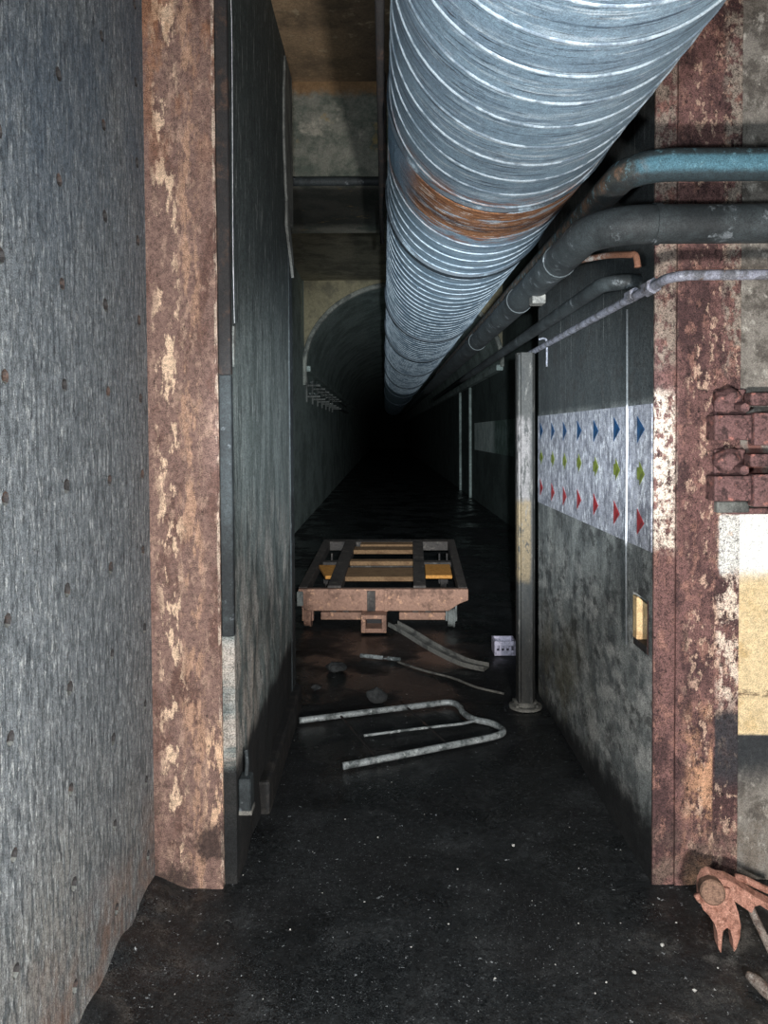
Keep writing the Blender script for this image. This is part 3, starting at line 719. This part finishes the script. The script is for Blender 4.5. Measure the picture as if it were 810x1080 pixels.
# ------------------------------------------------------------------ cable brackets on the tunnel wall
bt = None
ORD = ('first', 'second', 'third', 'fourth', 'fifth', 'sixth', 'seventh')
for i in range(7):
    y = 13.9 + 1.15 * i
    if bt is None:
        r = empty('cable_bracket', (-1.40, y, 2.42))
        kids = [obj('upright', B(0, 0.03, -0.02, 0.02, -0.30, 0.16, 0.004), M['plaster_edge'], r)]
        for z in (-0.22, -0.02): kids.append(obj('arm', B(0.03, 0.26, -0.015, 0.015, z, z + 0.035, 0.004), M['plaster_edge'], r))
        bt = (r, kids)
    else:
        r = bt[0].copy(); COL.objects.link(r); r.location = (-1.40, y, 2.42)
        for k in bt[1]:
            c = k.copy(); COL.objects.link(c); c.parent = r
    tag(r, 'two-armed cable bracket under the vault ledge, %s from the arch mouth' % ORD[i], 'bracket', 'cable brackets along the dim tunnel wall')
for k, (dx, z) in enumerate(((0.10, 2.255), (0.18, 2.255), (0.12, 2.455))):
    o = obj('tunnel_cable', T([(-1.40 + dx, 13.55 + 0.6 * j, z + (0.0 if j % 2 == 0 else -0.004)) for j in range(22)], 0.018, 8), M['cable'], smooth=True)
    tag(o, ['grey cable on the lower bracket arms, close to the tunnel wall', 'grey cable on the lower bracket arms, away from the tunnel wall', 'grey cable on the upper bracket arms under the vault ledge'][k], 'cable', 'cables on the tunnel brackets')

# ------------------------------------------------------------------ flatbed cart
cart = tag(empty('flatbed_cart', (-0.02, 6.02, 0), (0, 0, math.radians(-2.0))), 'rusted flatbed rail cart with a bare frame standing in the passage', 'cart')
TL = 0.072
def ct(s): return 0.322 + TL * s            # deck top at distance s from the front
def deck(name, x0, x1, s0, s1, h, mat, drop=0.0, bev=0.004):
    bm = bmesh.new()
    p = [(x0, s0, ct(s0) - drop), (x1, s0, ct(s0) - drop), (x1, s1, ct(s1) - drop), (x0, s1, ct(s1) - drop)]
    v = [bm.verts.new(q) for q in p] + [bm.verts.new((q[0], q[1], q[2] - h)) for q in p]
    for f in ((0, 1, 2, 3), (7, 6, 5, 4), (0, 4, 5, 1), (1, 5, 6, 2), (2, 6, 7, 3), (3, 7, 4, 0)): bm.faces.new([v[i] for i in f])
    bmesh.ops.bevel(bm, geom=bm.edges[:], offset=bev, segments=1, affect='EDGES')
    return obj(name, bm, mat, cart)
# front beam with chamfered right end
bm = extr([(-0.665, 0, 0.322), (0.675, 0, 0.322), (0.675, 0, 0.235), (0.60, 0, 0.205), (0.52, 0, 0.150), (-0.60, 0, 0.150), (-0.665, 0, 0.20)], (0, 0.06, 0), 0.004)
fb = obj('front_beam', bm, M['cart_rust'], cart)
obj('strap', B(0.015, 0.045, -0.018, 0.004, 0.15, 0.318, 0.003), M['cart_rust'], fb)
obj('strap', B(-0.12, -0.055, -0.012, 0.004, 0.15, 0.31, 0.003), M['cart_dark'], fb)
obj('end_bracket', B(-0.675, -0.625, -0.02, 0.03, 0.19, 0.305, 0.006), M['plaster_edge'], fb)
deck('side_rail', -0.672, -0.60, 0.06, 1.88, 0.09, M['cart_dark'])
deck('side_rail', 0.60, 0.672, 0.06, 1.88, 0.09, M['cart_dark'])
deck('long_bar', -0.44, -0.33, 0.06, 1.80, 0.08, M['cart_dark'], -0.012)
deck('long_bar', 0.245, 0.345, 0.06, 1.80, 0.08, M['cart_dark'], -0.012)
deck('back_beam', -0.60, 0.60, 1.76, 1.88, 0.09, M['cart_dark'], 0.0)
deck('cross_board', -0.33, 0.245, 0.42, 0.74, 0.04, M['cart_board'], 0.01)
deck('cross_board', -0.33, 0.245, 0.94, 1.03, 0.04, M['cart_board'], 0.004)
deck('cross_board', -0.33, 0.245, 1.40, 1.56, 0.04, M['cart_board'], 0.004)
deck('cross_board', -0.28, 0.245, 1.64, 1.76, 0.04, M['cart_board'], 0.002)
deck('corner_plate', 0.35, 0.575, 0.47, 0.86, 0.03, M['cart_orange'], 0.01)
bm = extr([(-0.60, 0.84, ct(.84) - .012), (-0.445, 0.84, ct(.84) - .012), (-0.445, 0.46, ct(.46) - .012), (-0.50, 0.46, ct(.46) - .012)], (0, 0, -0.03), 0.003)
obj('corner_plate', bm, M['cart_orange'], cart)
deck('cross_tie', -0.60, 0.60, 1.14, 1.22, 0.05, M['cart_dark'], 0.06)
deck('cross_tie', -0.60, 0.60, 0.20, 0.28, 0.05, M['cart_dark'], 0.06)
obj('under_beam', B(-0.50, -0.135, 0.10, 0.16, 0.055, 0.115, 0.004), M['cart_rust'], cart)
obj('under_beam', B(0.13, 0.50, 0.10, 0.16, 0.055, 0.115, 0.004), M['cart_rust'], cart)
for x in (-0.40, -0.30, 0.26, 0.36): obj('drop_link', B(x - .025, x + .025, 0.11, 0.15, 0.105, 0.24, 0.003), M['cart_dark'], cart)
# hitch: hollow square socket
bm = bmesh.new()
for a in ((-0.16, -0.125), (0.0, 0.035)): box(bm, a[0], a[1], -0.14, 0.05, 0.012, 0.15, 0.003)
for a in ((0.012, 0.045), (0.118, 0.15)): box(bm, -0.126, 0.001, -0.14, 0.05, a[0], a[1], 0.003)
obj('hitch_socket', bm, M['cart_rust'], cart)
obj('hitch_back', B(-0.126, 0.001, 0.03, 0.05, 0.044, 0.119), M['iron'], cart)
for x, s, mt in ((-0.60, 0.10, 'cart_rust'), (0.545, 0.10, 'plaster_edge'), (-0.60, 1.62, 'cart_dark'), (0.545, 1.62, 'cart_dark')):
    R = 0.075
    w = obj('wheel', T([(x - .028, s, R), (x - .02, s, R), (x + .012, s, R), (x + .014, s, R), (x + .028, s, R)], [R * .9, R * .92, R * .92, R, R], 24), M[mt], cart)
    obj('wheel_fork', B(x - .045, x - .030, s - .03, s + .03, R - .02, ct(s) - .085), M[mt], w)
    obj('wheel_fork', B(x + .030, x + .045, s - .03, s + .03, R - .02, ct(s) - .085), M[mt], w)
    obj('axle', T([(x - .05, s, R), (x + .05, s, R)], 0.012, 8), M['iron'], w)

# ------------------------------------------------------------------ things on the floor
fm = tag(empty('tube_frame', (0, 3.95, 0)), 'flat pale tubular frame lying on the wet floor before the cart', 'frame')
R = 0.0165
def fl(p, z=0.022): return [(x, y - 3.95, z) for x, y in p]
outer = [(-0.46, 4.055), (-0.10, 4.175), (0.20, 4.27), (0.33, 4.315), (0.39, 4.30), (0.415, 4.235), (0.425, 4.15), (0.47, 4.06), (0.545, 4.01), (0.59, 3.95), (0.60, 3.88), (0.545, 3.825), (0.40, 3.755), (0.10, 3.62), (-0.198, 3.49)]
obj('outer_tube', T(smooth_path(fl(outer), 5), R, 12), M['pale_metal'], fm, smooth=True)
for a, b in (((-0.245, 4.125), (-0.04, 3.565)), ((0.118, 4.245), (0.31, 3.715))):
    obj('cross_rod', T(fl([a, b], 0.022), 0.006, 8), M['iron'], fm)
obj('centre_rod', T(fl([(-0.11, 3.84), (0.14, 3.92), (0.40, 3.99), (0.47, 4.03)], 0.024), 0.007, 8), M['pale_metal'], fm)

# bent channel strip leading away from the hitch
P = smooth_path([(0.06, 5.72, 0.115), (0.16, 5.55, 0.10), (0.34, 5.26, 0.060), (0.52, 5.06, 0.022), (0.66, 4.97, 0.012)], 6)
sh = [(-0.045, -.006), (0.045, -.006), (0.045, 0.026), (0.038, 0.026), (0.038, 0.002), (-0.038, 0.002), (-0.038, 0.026), (-0.045, 0.026)]
o = obj('bent_channel', T(P, 0, shape=sh), M['grey_strip']); tag(o, 'bent grey metal channel sloping from the cart hitch to the floor', 'channel')
st = tag(empty('white_stick', (-0.02, 5.22, 0)), 'short white stick with a dark wrapping lying before the cart', 'stick')
obj('stick_shaft', T([(-0.15, 0.05, 0.016), (0.12, -0.05, 0.016)], 0.014, 10), M['pale_metal'], st)
obj('dark_wrap', T([(0.008, -0.007, 0.016), (0.038, -0.018, 0.016)], 0.0155, 10), M['iron'], st)
P = smooth_path([(0.08, 5.15, 0.008), (0.25, 4.95, 0.008), (0.42, 4.80, 0.008), (0.55, 4.62, 0.008), (0.70, 4.50, 0.008)], 6)
o = obj('floor_cable', T(P, 0.008, 8), M['grey_strip'], smooth=True); tag(o, 'thin grey cable snaking over the floor towards the post foot', 'cable')
for (x, y, r, sd, sq, lb) in ((-0.32, 4.98, 0.06, 1, (1.2, .8, .6), 'dull grey rubble lump lying near the blackened wall foot'), (-0.05, 4.40, 0.055, 2, (1.1, .8, .8), 'dull grey rubble lump beside the pale tubular frame'),
                              (-0.42, 4.62, 0.03, 3, (1, .8, .6), 'small grey rubble chip by the dark kerb')):
    o = obj('rubble_lump', lump(r, sd, sq), M['stone'], loc=(x, y, r * sq[2] * .75)); tag(o, lb, 'rubble')
# small crate
cr = tag(empty('slotted_crate', (0.835, 5.30, 0)), 'small white slotted crate on the dark floor beyond the post', 'crate')
bm = bmesh.new(); box(bm, -0.075, 0.075, 0, 0.012, 0.0, 0.035); box(bm, -0.075, 0.075, 0, 0.012, 0.068, 0.10)
for k in range(5): box(bm, -0.075 + k * 0.0335, -0.059 + k * 0.0335, 0, 0.012, 0.034, 0.069)
obj('crate_front', bm, M['white_plastic'], cr)
for x in (-0.075, 0.063): obj('crate_side', B(x, x + .012, 0.011, 0.14, 0, 0.10), M['white_plastic'], cr)
obj('crate_back', B(-0.075, 0.075, 0.138, 0.15, 0, 0.10), M['white_plastic'], cr)
obj('crate_bottom', B(-0.064, 0.064, 0.011, 0.139, 0.001, 0.010), M['iron'], cr)

# mud banked against the frame feet
def mound(name, x0, x1, y0, y1, h, label):
    bm = bmesh.new(); n = 18; g = []
    for j in range(n + 1):
        row = []
        for i in range(n + 1):
            u, v = i / n, j / n
            x = x0 + (x1 - x0) * u; y = y0 + (y1 - y0) * v
            f = max(0.0, 1 - ((u - .5) * 2) ** 2) * v ** 1.5
            z = h * f * (1 + 0.5 * mnoise.noise(Vector((x * 8, y * 8, 1)))) - 0.012
            row.append(bm.verts.new((x, y, z)))
        g.append(row)
    for j in range(n):
        for i in range(n): bm.faces.new((g[j][i], g[j][i + 1], g[j + 1][i + 1], g[j + 1][i]))
    o = obj(name, bm, M['floor'], smooth=True); o['kind'] = 'stuff'; o['label'] = label; o['category'] = 'mud'
    return o
bm = bmesh.new(); g = []
for j in range(25):
    y = 1.62 + 0.96 * j / 24; row = []
    for i in range(11):
        u = i / 10
        h = 0.062 * (1 - u) ** 1.6 * (1 + 0.6 * mnoise.noise(Vector((u * 2, y * 7, 4)))) * min(1, j / 4)
        row.append(bm.verts.new((XL - 0.01 + 0.19 * u, y, h - 0.010 + 0.004 * mnoise.noise(Vector((u * 9, y * 30, 1))))))
    g.append(row)
for j in range(24):
    for i in range(10): bm.faces.new((g[j][i], g[j][i + 1], g[j + 1][i + 1], g[j + 1][i]))
o = obj('mud_bank', bm, M['floor'], smooth=True); o['kind'] = 'stuff'; o['category'] = 'mud'; o['label'] = 'black gritty mud banked along the foot of the blue-grey wall'
mound('mud_bank', 0.84, 1.9, 2.30, 2.60, 0.025, 'black gritty mud banked at the foot of the flaking wall')

# pale crumbs
cm = [lump(1, s, (1, .8, .7), 1, 0.5).copy() for s in (11, 12, 13)]
meshes = []
for b in cm:
    me = bpy.data.meshes.new('floor_crumb'); b.to_mesh(me); me.materials.append(M['crumb']); meshes.append(me)
spots = [(445, 865), (520, 1045), (395, 890), (706, 941), (150, 1036), (610, 985), (655, 985), (585, 1030), (640, 1050), (560, 960), (470, 985), (300, 990), (222, 1005), (270, 1066), (335, 950), (480, 925), (655, 905), (700, 1010), (735, 1060), (600, 880), (430, 1010), (250, 930), (380, 960), (628, 1062), (500, 1000), (715, 985), (670, 1040), (540, 900), (360, 870), (325, 905), (760, 1035), (690, 965), (175, 1060), (200, 1040), (410, 830), (610, 925)]
for i, (px, py) in enumerate(spots):
    d = 811 * CAM_H / (py - 457); r = rnd.choice((0.0025, 0.003, 0.0035, 0.004, 0.007))
    o = bpy.data.objects.new('floor_crumb', meshes[i % 3]); COL.objects.link(o)
    o.location = ((px - 404) / 811 * d, d, r * .4); o.scale = (r,) * 3; o.rotation_euler = (0, 0, rnd.uniform(0, 6))
    tag(o, 'tiny pale crumb of plaster on the black floor', 'crumb', 'pale crumbs scattered on the black floor')

# ------------------------------------------------------------------ rusted clamp in the near corner
CLY = 2.26
k_ = CLY / 811.0
def cp(u, v, dy=0.0):                       # outline measured on a 6.75x enlargement
    px, py = 705 + u / 6.75, 900 + v / 6.75
    return Vector(((px - 404) * k_ - 0.99, dy, CAM_H - (py - 457) * k_))
clamp = tag(empty('fork_clamp', (0.99, CLY, 0)), 'salmon rusted iron fork clamp leaning in the corner below the flaking wall', 'clamp')
out = [(250, 430), (262, 340), (300, 285), (350, 268), (400, 290), (470, 300), (540, 335), (610, 375), (670, 412), (760, 455), (900, 520), (900, 575), (760, 505), (680, 455), (640, 465), (615, 505), (560, 470), (500, 432), (518, 500), (524, 580), (505, 650), (470, 715), (448, 735), (452, 670), (442, 602), (420, 592), (388, 612), (372, 680), (356, 742), (340, 715), (346, 630), (336, 570), (300, 515), (262, 480)]
def slope(p): return Vector((p.x, (0.20 - p.z) * -0.35 + 0.03, p.z))
body = extr([slope(cp(u, v)) for u, v in out], (0.004, 0.040, 0.006), 0.0015, 1)
obj('fork_body', body, M['clamp'], clamp)
c = cp(338, 352); c = slope(c)
ax = Vector((-0.25, -1, 0.22)).normalized()
obj('boss_disc', T([c + ax * -0.02, c + ax * 0.030, c + ax * 0.036], [0.036, 0.036, 0.031], 28), M['clamp_disc'], clamp)
bm = bmesh.new()
for k in range(9):
    pass
a0 = [c + ax * 0.004 + Vector((math.cos(t), 0.0, math.sin(t))) * 0.047 for t in [math.radians(200 + 15 * i) for i in range(12)]]
obj('collar', T(a0, 0.009, 8), M['clamp'], clamp, smooth=True)
A = [cp(630, 480, 0.03), cp(650, 560, 0.0), cp(690, 660, -0.02), cp(730, 760, -0.03)]
A[-1].z = max(A[-1].z, 0.0)
obj('side_leg', T(smooth_path([tuple(p) for p in A]), [0.012] * 19, 10), M['clamp_pale'], clamp, smooth=True)
obj('upper_arm', T(smooth_path([tuple(cp(560, 320, .06)), tuple(cp(640, 345, .06)), tuple(cp(720, 385, .06)), tuple(cp(900, 470, .06))]), 0.011, 10), M['clamp'], clamp, smooth=True)
# loose pale tine lying nearer
o = obj('loose_tine', T(smooth_path([(1.02, 2.13, 0.014), (1.035, 2.08, 0.016), (1.043, 2.03, 0.012)], 6), [0.010, .012, .014, .016, .017, .018, .018, .018, .017, .015, .013, .010, .006], 10), M['clamp_pale'], smooth=True)
tag(o, 'short pale metal tine lying on the floor before the clamp', 'tine')
